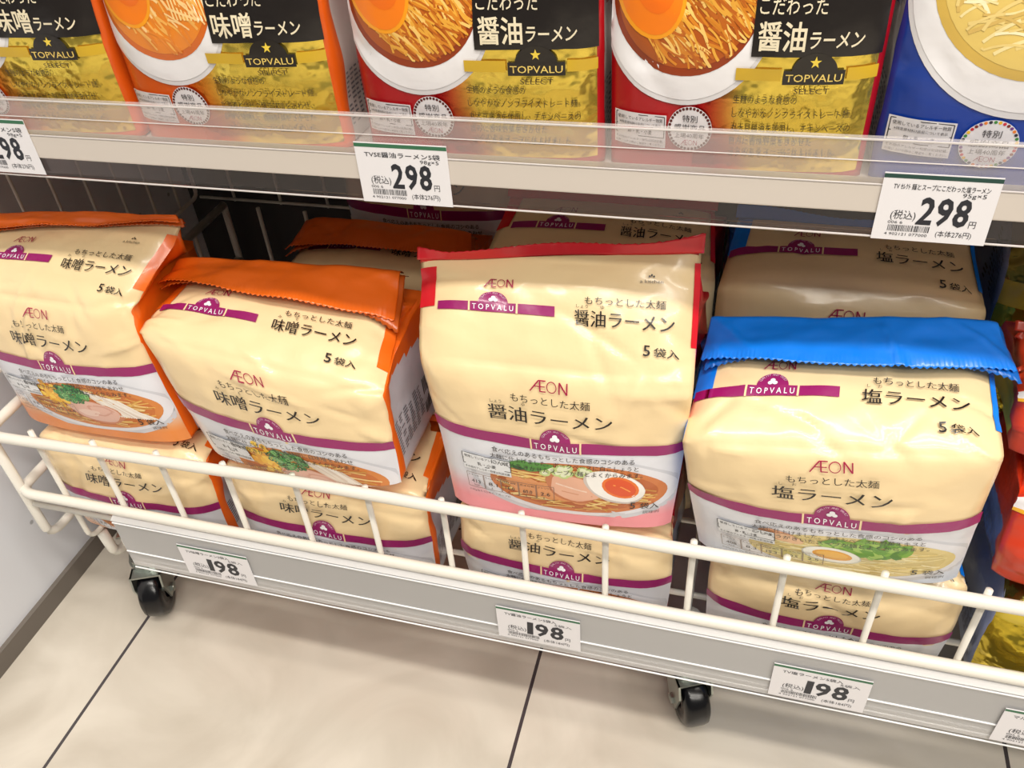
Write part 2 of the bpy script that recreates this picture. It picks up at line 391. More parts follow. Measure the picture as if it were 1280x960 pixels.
# floor: large cream tiles with dark joints and soft marbling
fm = bpy.data.materials.new('cream_floor_tile'); fm.use_nodes = True; nt = fm.node_tree; b = nt.nodes['Principled BSDF']
tc = nt.nodes.new('ShaderNodeTexCoord'); sx = nt.nodes.new('ShaderNodeSeparateXYZ'); nt.links.new(tc.outputs['Object'], sx.inputs[0])
def mnode(op, a, bval=None):
    n = nt.nodes.new('ShaderNodeMath'); n.operation = op
    for i, q in enumerate((a, bval)):
        if q is None: continue
        if isinstance(q, (int, float)): n.inputs[i].default_value = q
        else: nt.links.new(q, n.inputs[i])
    return n.outputs[0]
def joint(axis_out, off, pitch, half):
    t = mnode('FRACT', mnode('DIVIDE', mnode('ADD', axis_out, off), pitch))
    return mnode('LESS_THAN', mnode('ABSOLUTE', mnode('SUBTRACT', t, .5)), half / pitch)
jx = joint(sx.outputs[0], .139 + .2, .4, .0016); jy = joint(sx.outputs[1], .75, 1.30, .0016)
jj = mnode('MAXIMUM', jx, jy)
no = nt.nodes.new('ShaderNodeTexNoise'); no.inputs['Scale'].default_value = 7; no.inputs['Detail'].default_value = 5; no.inputs['Distortion'].default_value = 1.4
nt.links.new(tc.outputs['Object'], no.inputs['Vector'])
rp = nt.nodes.new('ShaderNodeValToRGB'); nt.links.new(no.outputs['Fac'], rp.inputs[0])
rp.color_ramp.elements[0].position = .33; rp.color_ramp.elements[0].color = (*lin((190, 181, 167)), 1)
rp.color_ramp.elements[1].position = .66; rp.color_ramp.elements[1].color = (*lin((210, 202, 189)), 1)
v2 = nt.nodes.new('ShaderNodeTexVoronoi'); v2.inputs['Scale'].default_value = 13; nt.links.new(tc.outputs['Object'], v2.inputs['Vector'])
spot = mnode('LESS_THAN', v2.outputs['Distance'], .022)
mx = nt.nodes.new('ShaderNodeMix'); mx.data_type = 'RGBA'; nt.links.new(spot, mx.inputs[0]); nt.links.new(rp.outputs[0], mx.inputs[6]); mx.inputs[7].default_value = (*lin((96, 86, 76)), 1)
mx2 = nt.nodes.new('ShaderNodeMix'); mx2.data_type = 'RGBA'; nt.links.new(jj, mx2.inputs[0]); nt.links.new(mx.outputs[2], mx2.inputs[6]); mx2.inputs[7].default_value = (*lin((70, 64, 66)), 1)
nt.links.new(mx2.outputs[2], b.inputs['Base Color'])
b.inputs['Roughness'].default_value = .16

# ------------------------------------------------------------------ the setting
def quad_slab(name, x0, x1, y0, y1, z0, z1, m, bev=0):
    bm = bmesh.new(); add_box(bm, x0, x1, y0, y1, z0, z1, bev); o = link_bm(name, bm, m); o['kind'] = 'structure'; return o
quad_slab('floor', -2.2, 2.2, -2.2, .90, -.05, 0, fm)
quad_slab('wall_back', -.67, 1.3, .80, .82, 0, 1.3, M['back'])
quad_slab('wall_left', -.67, -.647, .02, .80, 0.016, .50, M['panel'])
quad_slab('baseboard_left', -.665, -.642, .02, .80, 0, .022, M['skirt'])

# ------------------------------------------------------------------ five-pack bags
class Sheet: pass

def smooth_rows(rows, ss, sig):
    out = []
    for i, s in enumerate(ss):
        if i == 0 or i == len(ss) - 1: out.append(rows[i]); continue
        sg = min(sig, (s - ss[0]) * .6 + 1e-5, (ss[-1] - s) * .6 + 1e-5); acc = Vector(); wt = 0
        for j, q in enumerate(ss):
            d = (q - s) / sg
            if abs(d) < 3: k = math.exp(-d * d / 2); acc += rows[j] * k; wt += k
        out.append(acc / wt)
    return out

def make_bag(name, kind, levels, depth, seed, label, group, parent_frame, art=None, bulge=(.010, .007), crush=1.0, nw=NW, crease=.125,
             body=CREAM, side=None, side_low=(214, 216, 224), smat=0, seal=None, fin=None, flap=None, detail=(46, 58), sidetext=True, side_y=.45, category='noodle pack', backz=None):
    """levels: (s, left point, right point) from the foot of the front sheet to the top seal"""
    K = KIND.get(kind, {}); sealc = seal or K.get('seal'); side = side or sealc
    rnd = random.Random(seed)
    nu, nv = detail
    ss = [levels[0][0] + (levels[-1][0] - levels[0][0]) * j / nv for j in range(nv + 1)]
    def lv(s, k):
        for a, c in zip(levels, levels[1:]):
            if s <= c[0] + 1e-9:
                t = (s - a[0]) / (c[0] - a[0]); return Vector(a[k]).lerp(Vector(c[k]), t)
        return Vector(levels[-1][k])
    Ls = smooth_rows([lv(s, 1) for s in ss], ss, .0085); Rs = smooth_rows([lv(s, 2) for s in ss], ss, .0085)
    # fold lines: short ridges scattered over the sheet
    folds = []
    for _ in range(int(26 * crush)):
        fs_ = rnd.choice([rnd.gauss(crease, .022), rnd.uniform(ss[0], ss[-1])]); fx = rnd.choice([rnd.uniform(0, 1), rnd.choice([.04, .96]) + rnd.gauss(0, .06)])
        folds.append((fx * nw, fs_, rnd.uniform(0, math.pi), rnd.uniform(.012, .045), rnd.uniform(.003, .007), rnd.choice([-1, 1]) * rnd.uniform(.0005, .0022)))
    def relief(x, s):
        h = 0
        for fx, fs_, a, L, wd, am in folds:
            dx, ds = x - fx, s - fs_; u = dx * math.cos(a) + ds * math.sin(a); v = -dx * math.sin(a) + ds * math.cos(a)
            if abs(u) < L and abs(v) < wd: h += am * (1 - abs(v) / wd) * (1 - (u / L) ** 2)
        h += .0016 * crush * noise.noise(Vector((x * 26, s * 26, seed * 1.7))) + .0007 * crush * noise.noise(Vector((x * 70, s * 70, seed * 3.1)))
        return h * (.35 if s < .058 else 1)
    s0, s1 = ss[0], ss[-1]; top_len = s1 - crease
    base = [[Ls[j].lerp(Rs[j], i / nu) for i in range(nu + 1)] for j in range(nv + 1)]
    def nrm(G, i, j):
        a = G[j][min(i + 1, nu)] - G[j][max(i - 1, 0)]; c = G[min(j + 1, nv)][i] - G[max(j - 1, 0)][i]
        return a.cross(c).normalized()
    P = [[None] * (nu + 1) for _ in range(nv + 1)]
    for j, s in enumerate(ss):
        if s < crease: t = (s - s0) / (crease - s0); bl = bulge[0] * math.sin(math.pi * min(1, .12 + t * .88)) ** .7
        else: t = (s - crease) / top_len; bl = bulge[1] * math.sin(math.pi * (1 - t)) if top_len > 0 else 0
        edge = min(1, (s1 - s) / .02)
        for i in range(nu + 1):
            u = 2 * i / nu - 1
            d = bl * (1 - u * u) - .007 * abs(u) ** 9 * (.3 + .7 * edge) + relief(nw * i / nu, s) * (.35 + .65 * edge)
            P[j][i] = base[j][i] + nrm(base, i, j) * d
    N = [[nrm(P, i, j) for i in range(nu + 1)] for j in range(nv + 1)]
    bm = bmesh.new(); col = bm.loops.layers.float_color.new('ink')
    def paint(f, c, m=0, sm=True):
        f.material_index = m; f.smooth = sm
        for l in f.loops: l[col] = (*c, 1)
    bodyc = lin(body)
    V = [[bm.verts.new(p) for p in row] for row in P]
    for j in range(nv):
        for i in range(nu): paint(bm.faces.new((V[j][i], V[j][i + 1], V[j + 1][i + 1], V[j + 1][i])), bodyc)
    # back edge curve for each row
    dirb = (Rs[0] - Ls[0]).cross(Vector((0, 0, 1))).normalized() * -1
    bk = []
    zc = lv(crease, 1).z; zbt = (zc if backz is None else backz)
    for j, s in enumerate(ss):
        row = []
        for e, Q in ((0, Ls), (1, Rs)):
            q = Q[j]; foot = Q[0] + dirb * depth
            if s <= crease: t = (s - s0) / (crease - s0); p = Vector((q.x * .5 + foot.x * .5, foot.y, foot.z + (zbt - foot.z) * t)); p.x = q.x
            else:
                t = (s - crease) / top_len; pc = Vector((q.x, foot.y, zbt)); p = pc.lerp(q, t ** 1.5); p.y = max(p.y, q.y)
            row.append(p)
        bk.append(row)
    # sides with a gusset tuck
    nt_ = 8; sv = {}
    for e, ci in ((0, 0), (1, nu)):
        sg = -1 if e == 0 else 1; cols_ = [[V[j][ci] for j in range(nv + 1)]]
        for k in range(1, nt_ + 1):
            t = k / nt_; rowv = []
            for j in range(nv + 1):
                p = P[j][ci].lerp(bk[j][e], t)
                tuck = .006 * math.sin(math.pi * t) * (.3 + .7 * max(0, (ss[j] - s0) / (s1 - s0)))
                p.x -= sg * (tuck - .003 * noise.noise(Vector((t * 3, ss[j] * 30, seed + e * 9))))
                rowv.append(bm.verts.new(p))
            cols_.append(rowv)
        for k in range(nt_):
            for j in range(nv):
                q = (cols_[k][j], cols_[k + 1][j], cols_[k + 1][j + 1], cols_[k][j + 1])
                f = bm.faces.new(q if e else q[::-1])
                fr = (ss[j] - s0) / (s1 - s0)
                paint(f, lin(side if (fr > side_y - .12 * (k / nt_) or k == 0) else side_low), smat)
        sv[e] = cols_
    # back and foot
    for j in range(nv):
        q = (sv[1][nt_][j], sv[0][nt_][j], sv[0][nt_][j + 1], sv[1][nt_][j + 1]); paint(bm.faces.new(q), lin(side))
    nb = 6; rows = [[V[0][i] for i in range(nu + 1)]]
    foot = [sv[0][k][0] for k in range(nt_ + 1)], [sv[1][k][0] for k in range(nt_ + 1)]
    for k in range(1, nt_ + 1):
        r = [foot[0][k]] + [bm.verts.new(foot[0][k].co.lerp(foot[1][k].co, i / nu)) for i in range(1, nu)] + [foot[1][k]]
        rows.append(r)
    for k in range(nt_):
        for i in range(nu): paint(bm.faces.new((rows[k][i + 1], rows[k][i], rows[k + 1][i], rows[k + 1][i + 1])), lin(side))
    # printed art
    def at(x, s, off):
        fi = min(max(x / nw, 0), 1) * nu; fj = min(max((s - s0) / (s1 - s0), 0), 1) * nv
        i = min(int(fi), nu - 1); j = min(int(fj), nv - 1); a, c = fi - i, fj - j
        def mixg(G): return G[j][i] * (1 - a) * (1 - c) + G[j][i + 1] * a * (1 - c) + G[j + 1][i] * (1 - a) * c + G[j + 1][i + 1] * a * c
        return mixg(P) + mixg(N).normalized() * off
    if art:
        vm = []
        for (x, s, l) in art.v: vm.append(bm.verts.new(at(x, s, .00020 + .00022 * l)))
        for f, m_ in zip(art.f, art.m):
            cl = [f_ for f_ in f]
            if all(art.v[i][1] <= s0 for i in cl): continue
            try: fc = bm.faces.new([vm[i] for i in cl])
            except ValueError: continue
            fc.material_index = m_; fc.smooth = True
            for l, i in zip(fc.loops, cl): l[col] = (*art.c[i], 1)
        for v in [v for v in vm if not v.link_faces]: bm.verts.remove(v)
    # side small print
    if sidetext:
        for e in (1, 0):
            def sp(t, fr):
                j = fr * nv; jj = min(int(j), nv - 1); c = j - jj; k = t * nt_; kk = min(int(k), nt_ - 1); a = k - kk
                G = sv[e]; p = (G[kk][jj].co * (1 - a) + G[kk + 1][jj].co * a) * (1 - c) + (G[kk][jj + 1].co * (1 - a) + G[kk + 1][jj + 1].co * a) * c
                p = p.copy(); p.x += (.0007 if e else -.0007); return p
            def srect(t0, t1, f0, f1, c):
                q = [sp(t0, f0), sp(t1, f0), sp(t1, f1), sp(t0, f1)]
                paint(bm.faces.new([bm.verts.new(p) for p in (q if e else q[::-1])]), lin(c), smat)
            ft = max(.1, side_y - .22)
            for i in range(12):
                for k in range(6):
                    if rnd.random() < .85: srect(.12 + k * .085, .12 + k * .085 + rnd.uniform(.04, .075), ft - i * .014, ft - i * .014 + .006, (110, 108, 116))
            x = .66
            for i in range(13):
                wd = rnd.choice([.006, .010, .016]); srect(x, x + wd, .06, .06 + .16, (30, 30, 34)); x += wd + rnd.choice([.006, .010])
    me_o = link_bm('bag_body', bm, [M['film'], M['gold'], M['silver']])
    root = empty(name); tag(root, label, category, group)
    me_o.parent = root
    root.rotation_euler = (0, 0, parent_frame)
    topL, topR = Ls[-1], Rs[-1]
    # seal fin: a crimped strip standing on the top seam
    def strip(nm, fn, n=90, m=6, thick=.0005, c=sealc, under=None):
        b2 = bmesh.new(); cl = b2.loops.layers.float_color.new('ink')
        g = [[b2.verts.new(fn(i / n, j / m)) for i in range(n + 1)] for j in range(m + 1)]
        for j in range(m):
            for i in range(n):
                f = b2.faces.new((g[j][i], g[j][i + 1], g[j + 1][i + 1], g[j + 1][i])); f.smooth = True
                for l in f.loops: l[cl] = (*lin(c), 1)
        o = link_bm(nm, b2, M['film'], root)
        md = o.modifiers.new('film', 'SOLIDIFY'); md.thickness = thick; md.offset = 0
        return o
    if fin:
        hgt, lean, wav = fin
        def fn(u, v):
            p = topL.lerp(topR, u); hh = hgt(u) if callable(hgt) else hgt
            zig = .0010 * abs(((u * 52) % 1) - .5) * 2 if v > .9 else 0
            up = Vector((0, lean(u) if callable(lean) else lean, 1)).normalized()
            q = p + up * (hh * v - zig) + Vector((0, wav * math.sin(u * 9 + seed) * (.3 + v) + .00025 * math.sin(u * 420) * v, .002 * math.sin(u * 7 + seed * 2) * v))
            q.x += (u - .5) * .004
            return q
        strip('top_seal', fn)
    if flap:
        # the loose top of the bag folded down forwards over the upper face
        ln, rise, drop, ext, skew = flap
        def mid(s, u): return at(u * nw, s, 0)
        def fn(u, v, lift=.004, k=1.0, dx=0.0):
            a = topL.lerp(topR, u); fr = ln(u) if callable(ln) else ln
            s_end = s1 - fr * k; q = mid(s1 + (s_end - s1) * v, u); nn = Vector((0, -.35, 1)).normalized()
            w_ = min(1, v / .16); arch = rise * (w_ * (2 - w_)) * (1 - .45 * v) + lift + drop * v
            arch += .0035 * noise.noise(Vector((u * 4, v * 2, seed))) + .0006 * noise.noise(Vector((u * 15, v * 5, seed + 5)))
            if v > .86: arch += .0003 * math.sin(u * 430)
            q = q + nn * arch; q.x += (u - .5) * ext * v + skew * v + dx
            if v > .97: q += Vector((0, .0026 * abs(((u * 46) % 1) - .5), .0012 * abs(((u * 46) % 1) - .5)))
            return q
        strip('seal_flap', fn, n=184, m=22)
        strip('seal_underfold', lambda u, v: fn(u, v, .0005, .80 + .36 * abs(2 * u - 1) ** 2.5, .003), n=184, m=10, c=tuple(int(x * .8) for x in sealc))  # same film made darker: shade under the flap put into its colour
    return root

TH = math.radians(-.5)                        # the basket stands half a degree askew of the tile grid
G_BAG = {'miso': 'orange-topped miso noodle packs in the wire basket', 'shoyu': 'red-topped soy noodle packs in the wire basket', 'shio': 'blue-topped salt noodle packs in the wire basket'}

# front row, upper layer
make_bag('noodle_pack', 'shoyu', [(-.008, (-.187, .399, .247), (-.029, .407, .248)), (.054, (-.191, .400, .312), (-.0245, .408, .312)), (.120, (-.199, .401, .375), (-.0215, .408, .373)), (.150, (-.203, .420, .395), (-.0235, .426, .393)), (.211, (-.210, .455, .419), (-.0275, .460, .440))],
         .105, 3, 'cream noodle pack with red crimped top seal, standing in the middle of the basket front', G_BAG['shoyu'], TH, art=pack_art('shoyu', 1), detail=(64, 84),
         fin=(lambda u: .006 + .007 * u * u + .004 * max(0, .12 - u) * 8, lambda u: .35 - .9 * u * (1 - u) * 1.2, .0036))
make_bag('noodle_pack', 'shio', [(0, (-.008, .404, .236), (.157, .404, .242)), (.062, (-.018, .398, .292), (.154, .398, .302)), (.125, (-.026, .392, .345), (.152, .393, .365)), (.232, (-.018, .486, .372), (.148, .488, .388))],
         .105, 8, 'cream noodle pack with wide blue top folded over forwards, resting at the basket front', G_BAG['shio'], TH, art=pack_art('shio', 2, shift=-.003), detail=(64, 84),
         flap=(lambda u: .040 + .012 * math.sin(u * 3.0), .010, .002, .010, .004))
make_bag('noodle_pack', 'miso', [(.026, (-.400, .408, .247), (-.229, .396, .256)), (.062, (-.411, .408, .297), (-.228, .396, .292)), (.125, (-.430, .410, .362), (-.229, .397, .344)), (.232, (-.424, .488, .374), (-.243, .496, .378))],
         .105, 5, 'cream noodle pack with orange top folded over, second from the left at basket front', G_BAG['miso'], TH, art=pack_art('miso', 3, shift=-.008), detail=(64, 84),
         flap=(lambda u: .036 + .010 * math.sin(u * 3.0) + .008 * u, .010, .001, .010, -.004))
make_bag('noodle_pack', 'miso', [(-.007, (-.588, .414, .247), (-.421, .412, .250)), (.055, (-.589, .414, .310), (-.428, .412, .312)), (.125, (-.589, .417, .380), (-.434, .414, .376)), (.215, (-.584, .468, .410), (-.406, .474, .420))],
         .10, 11, 'cream noodle pack with orange top at the far left, cut by the photo edge', G_BAG['miso'], TH, art=pack_art('miso', 4), detail=(64, 84),
         flap=(lambda u: .026 - .020 * u, .007, .001, .010, 0))
# front row, lower layer
def low_pack(kind, x0, x1, seed, label, y=.404, zt=.244, so=0.0):
    make_bag('noodle_pack', kind, [(so, (x0 + .004, y, .129), (x1 - .004, y, .129)), (.066 + so, (x0 + .001, y - .003, .192), (x1 - .001, y - .003, .192)), (.120 + so, (x0 + .002, y + .001, zt - .006), (x1 - .002, y + .001, zt - .008)), (.205, (x0 + .01, y + .085, zt - .004), (x1 - .01, y + .085, zt - .004))],
             .095, seed, label, G_BAG[kind], TH, art=pack_art(kind, seed), crush=1.35, bulge=(.007, .002), fin=(.006, .8, .001))
low_pack('miso', -.580, -.409, 21, 'cream noodle pack lying at far left under another orange-topped pack, behind the bare wires', so=.011)
low_pack('miso', -.394, -.214, 22, 'cream noodle pack under the folded orange-topped pack, second from left in the bottom layer', so=.004)
low_pack('shoyu', -.190, -.024, 23, 'cream noodle pack under the red-sealed one, half hidden by the lower basket rail')
low_pack('shio', .000, .172, 24, 'cream noodle pack under the blue-flapped one, behind two white wires', y=.412, zt=.238, so=.019)
# second row
def back_pack(kind, x0, x1, y, zb, zc, zt, seed, label, flap=None, tilt=0.0, dep=.095, ty=.065):
    make_bag('noodle_pack', kind, [(0, (x0 + .004, y, zb), (x1 - .004, y, zb)), (.066, (x0, y - .003, zb + (zc - zb) * .5), (x1, y - .003, zb + (zc - zb) * .5)), (.125, (x0, y, zc), (x1, y, zc + tilt)), (.205, (x0 + .008, y + ty, zt), (x1 - .008, y + ty, zt + tilt))],
             dep, seed, label, G_BAG[kind], TH, art=pack_art(kind, seed), crush=1.1, flap=flap, fin=None if flap else (.008, .6, .0015), detail=(26, 34))
back_pack('shoyu', -.196, -.020, .530, .258, .376, .396, 31, 'cream noodle pack lying behind the red-sealed pack, just under the upper shelf')
back_pack('shio', -.018, .158, .526, .248, .374, .394, 32, 'cream noodle pack with blue edges, behind the blue-flapped pack under the shelf')
back_pack('miso', -.405, -.230, .572, .250, .316, .330, 33, 'orange-topped noodle pack in deep shade behind the folded orange-topped pack', flap=(.05, .012, .001, .01, 0))
back_pack('miso', -.385, -.215, .684, .262, .395, .415, 34, 'shaded cream noodle pack at the back, left one of two in the dark', dep=.08)
back_pack('miso', -.200 - .005, -.035, .684, .262, .390, .408, 35, 'shaded cream noodle pack at the back, behind the red-sealed packs', dep=.08)
for kd, x0, x1, y, sd in (('shoyu', -.194, -.022, .532, 41), ('shio', -.016, .156, .530, 42), ('miso', -.403, -.232, .572, 43)):
    make_bag('noodle_pack', kd, [(0, (x0, y, .129), (x1, y, .129)), (.120, (x0, y, .242), (x1, y, .242)), (.205, (x0 + .01, y + .09, .244), (x1 - .01, y + .09, .244))], .098, sd,
             'cream %s noodle pack in the bottom layer of the second row' % {'shoyu': 'red-edged', 'shio': 'blue-edged', 'miso': 'orange-edged'}[kd], G_BAG[kd], TH, art=None, detail=(16, 20), fin=(.005, .8, .001), sidetext=False)
for x0, x1, sd, w_ in ((-.385, -.215, 44, 'left'), (-.205, -.035, 45, 'right')):
    make_bag('noodle_pack', 'miso', [(0, (x0, .684, .129), (x1, .684, .129)), (.120, (x0, .684, .256), (x1, .684, .256)), (.205, (x0 + .01, .740, .258), (x1 - .01, .745, .258))], .08, sd,
             'cream noodle pack at the very back, lowest, %s of two' % w_, G_BAG['miso'], TH, art=None, detail=(16, 20), fin=(.005, .8, .001), sidetext=False)

# ------------------------------------------------------------------ the other makers' packs at the right end of the basket
def other_art(style, W_, seed):
    A = Art(); rnd = random.Random(seed)
    if style == 'red':
        A.rect(.0, W_, .112, .128, (238, 232, 226), 2); A.rect(.0, W_, .108, .112, (240, 176, 40), 2)
        A.ell(.040, .062, .026, .024, (196, 26, 20), 2.2); A.rect(.020, .062, .040, .084, (246, 204, 30), 2.4); A.rect(.024, .058, .044, .080, (206, 30, 22), 2.6); A.ell(.041, .062, .012, .013, (246, 214, 50), 2.8)
        A.ell(.10, .02, .04, .018, (238, 190, 60), 2.2)
        A.text('ラ', .030, None, .150, .020, (240, 235, 230), 3, bold=.01)
    else:
        A.rect(0, W_, .115, .175, lambda x, y: (120, 110, 50), 2, m=1)
        for i in range(9): A.ell(.02 + i * .016, .150 + rnd.uniform(-.012, .012), .012, .005, rnd.choice([(36, 84, 50), (220, 120, 40), (228, 160, 60), (60, 104, 52)]), 2.4 + i * .02, rot=rnd.uniform(-.8, .8), wob=.1)
        A.rect(.0, W_, .0, .1, (206, 182, 60), 2, m=1)
    return A
G_OT = 'foil noodle packs at the right end of the basket'
make_bag('foil_noodle_pack', 'none', [(0, (.190, .405, .129), (.350, .405, .129)), (.066, (.186, .402, .185), (.352, .402, .185)), (.125, (.190, .406, .232), (.352, .406, .232)), (.205, (.20, .48, .240), (.345, .48, .240))], .10, 51,
         'gold foil noodle pack lying lowest at the right end, behind the price rail', G_OT, TH, art=other_art('gold', .17, 1), body=(222, 196, 60), side=(176, 184, 204), side_low=(196, 202, 214), seal=(206, 176, 60), smat=2, crush=1.8, fin=(.006, .6, .002))
make_bag('foil_noodle_pack', 'none', [(0, (.178, .412, .245), (.342, .412, .245)), (.066, (.175, .408, .275), (.344, .408, .275)), (.125, (.177, .420, .312), (.352, .420, .312)), (.205, (.196, .485, .322), (.345, .485, .322))], .09, 52,
         'orange-red noodle pack with yellow emblem, lying on the gold pack at right', G_OT, TH, art=other_art('red', .17, 2), body=(214, 58, 24), side=(206, 56, 24), side_low=(110, 140, 200), seal=(210, 60, 26), smat=2, side_y=.36, crush=1.8, fin=(.010, .5, .003))
make_bag('foil_noodle_pack', 'none', [(0, (.170, .440, .328), (.345, .440, .328)), (.066, (.168, .442, .345), (.347, .442, .345)), (.125, (.169, .458, .366), (.347, .458, .366)), (.205, (.172, .51, .372), (.345, .51, .357))], .09, 53,
         'orange-red noodle pack with white stripe, topmost beside the blue-flapped pack', G_OT, TH, art=other_art('red', .17, 3), body=(216, 66, 30), side=(206, 60, 26), side_low=(220, 200, 70), seal=(210, 60, 26), crush=1.6, fin=(.008, .5, .003), sidetext=False)
make_bag('foil_noodle_pack', 'none', [(0, (.170, .548, .245), (.345, .548, .245)), (.066, (.168, .546, .320), (.348, .546, .320)), (.125, (.169, .553, .395), (.350, .545, .395)), (.205, (.172, .61, .425), (.345, .59, .425))], .11, 54,
         'gold foil noodle pack with grey printed side, standing behind at the right edge', G_OT, TH, art=other_art('gold', .17, 4), body=(196, 172, 60), side=(176, 184, 202), side_low=(176, 184, 202), seal=(190, 160, 50), smat=2, crush=1.6, fin=(.008, .5, .003), side_y=.8)
make_bag('foil_noodle_pack', 'none', [(0, (.186, .53, .129), (.346, .53, .129)), (.125, (.186, .53, .238), (.346, .53, .238)), (.205, (.195, .60, .241), (.34, .60, .241))], .10, 55,
         'gold foil noodle pack under the standing one, deep at the right end', G_OT, TH, body=(196, 172, 60), side=(150, 156, 172), side_low=(150, 156, 172), seal=(190, 160, 50), smat=2, fin=(.006, .5, .003), sidetext=False, detail=(16, 20))

# ------------------------------------------------------------------ wire basket on casters
basket = empty('wire_basket', (0, 0, 0), TH)
tag(basket, 'white wire basket on casters holding the cream noodle packs', 'wire basket')
X0, X1, YF, YB = -.596, .66, .385, .775
def wire(name, pts, r, n=8):
    bm = bmesh.new(); add_tube(bm, pts, r, n); return link_bm(name, bm, M['wire'], basket, True)
wire('top_rail', bend([(X0, YB, .262), (X0, YF - .004, .255), (-.30, YF - .004, .262), (.66, YF - .004, .2535), (.66, YB, .262)], .02), .0046, 12)
wire('lower_rail', bend([(X0, YB, .190), (X0, YF - .004, .186), (X1, YF - .004, .188), (X1, YB, .190)], .016), .0046, 12)
wire('thin_rail', [(X0 + .006, YF - .001, .1690), (-.25, YF - .001, .1700), (X1, YF - .001, .170)], .0026)
wire('corner_wire', bend([(X0, YF, .258), (X0, YF, .122), (X0, .55, .120), (X0, YB, .122), (X0, YB, .262)], .016), .0042, 10)
x = -.551; k = 0
while x < X1:
    wire('wire', bend([(x, YF + .003, .2615), (x, YF + .003, .126), (x, YB, .126), (x, YB, .262)], .012), .0024, 8); x += .0600; k += 1
for y in (.45, .53, .61, .69): wire('floor_wire', [(X0, y, .1222), (X1, y, .1222)], .0026)
for y in (.47, .55, .63, .71): wire('side_wire', bend([(X0, y, .262), (X0, y, .122), (X0 + .05, y, .121)], .01), .0022)
for z in (.30, .36, .42): pass
for x, zb in ((-.550, .088), (-.524, .078), (.012, .090)): wire('caster_bracket', bend([(x, .400, .122), (x, .402, zb), (x + .006, .432, zb), (x + .006, .432, .122)], .012), .0048, 10)
# clear price rail clipped under the lower rail
bm = bmesh.new()
add_extrude(bm, [(.3745, .1785), (.3745, .1200), (.3772, .1160), (.3800, .1160), (.3800, .1180), (.3765, .1205), (.3765, .1785)], -.497, .66)
pr = link_bm('price_rail', bm, M['rail'], basket)
bm = bmesh.new()
for z in (.1770, .1400, .1178): add_box(bm, -.497, .66, .3735, .3746, z - .0005, z + .0005, .0002)
link_bm('rail_ridge', bm, mat('clear_ridge', (236, 236, 238), .2), basket)
bm = bmesh.new(); add_extrude(bm, [(.3735, .1800), (.3795, .1835), (.3815, .1800), (.3815, .1200), (.3800, .1200), (.3800, .1790)], -.497, .66)
link_bm('rail_back', bm, M['rail'], basket)

def caster(x, y, rz):
    c = empty('caster', (x, y, 0)); c.parent = basket; c.rotation_euler = (0, 0, rz)
    R = .0265
    bm = bmesh.new()
    prof = [(0, .006), (.010, .006), (.010, .011), (R - .004, .011), (R - .001, .009), (R, .005), (R, -.005), (R - .001, -.009), (R - .004, -.011), (.010, -.011), (.010, -.006), (0, -.006)]
    n = 36; rings = []
    for q in range(n):
        a = 2 * math.pi * q / n
        rings.append([bm.verts.new((h, r * math.cos(a), R + r * math.sin(a))) for r, h in prof[1:-1]])
    for q in range(n):
        A_, B_ = rings[q], rings[(q + 1) % n]
        for i in range(len(A_) - 1): bm.faces.new((A_[i], A_[i + 1], B_[i + 1], B_[i]))
    bm.faces.new([r[0] for r in rings]); bm.faces.new([r[-1] for r in rings][::-1])
    bmesh.ops.recalc_face_normals(bm, faces=bm.faces)
    link_bm('wheel', bm, M['tyre'], c, False).data.polygons.foreach_set('use_smooth', [True] * (n * (len(prof) - 3)) + [False, False])
    bm = bmesh.new()
    yo = .014                                # the swivel axis sits behind the axle
    for sx_ in (-1, 1):
        pl = [(-.010, .058), (.030, .058), (.026, .048), (.008, .020), (-.007, .020), (-.014, .044)]
        a = [bm.verts.new((sx_ * .0132, y_, z_)) for y_, z_ in pl]; b_ = [bm.verts.new((sx_ * .0150, y_, z_)) for y_, z_ in pl]
        for i in range(len(pl)): bm.faces.new((a[i], a[(i + 1) % len(pl)], b_[(i + 1) % len(pl)], b_[i]))
        bm.faces.new(a[::-1]); bm.faces.new(b_)
    add_box(bm, -.0150, .0150, -.010, .032, .0560, .0580)
    bmesh.ops.recalc_face_normals(bm, faces=bm.faces)
    link_bm('fork', bm, M['steel'], c)
    bm = bmesh.new()
    for r, z0, z1 in ((.018, .0580, .0625), (.016, .0625, .068), (.007, .068, .104)):
        add_tube(bm, [(0, yo, z0), (0, yo, z1)], r, 24)
    add_box(bm, -.014, .014, yo - .012, yo + .012, .1035, .1060, .001)
    link_bm('swivel_plate', bm, M['steel'], c)
    bm = bmesh.new(); add_tube(bm, [(-.0175, 0, R), (.0175, 0, R)], .0032, 12)
    for s_ in (-1, 1): add_tube(bm, [(s_ * .0150, 0, R), (s_ * .0172, 0, R)], .0052, 6)
    link_bm('axle_bolt', bm, M['steel'], c)
    bm = bmesh.new(); add_tube(bm, [(0, yo, .1055), (0, yo, .122)], .008, 12); link_bm('stem', bm, M['wire'], c, True)
caster(-.534, .411, math.radians(24)); caster(-.002, .418, math.radians(26))
caster(-.525, .72, math.radians(40)); caster(.55, .42, math.radians(10)); caster(.55, .72, math.radians(-20)); caster(.008, .72, 0.4)

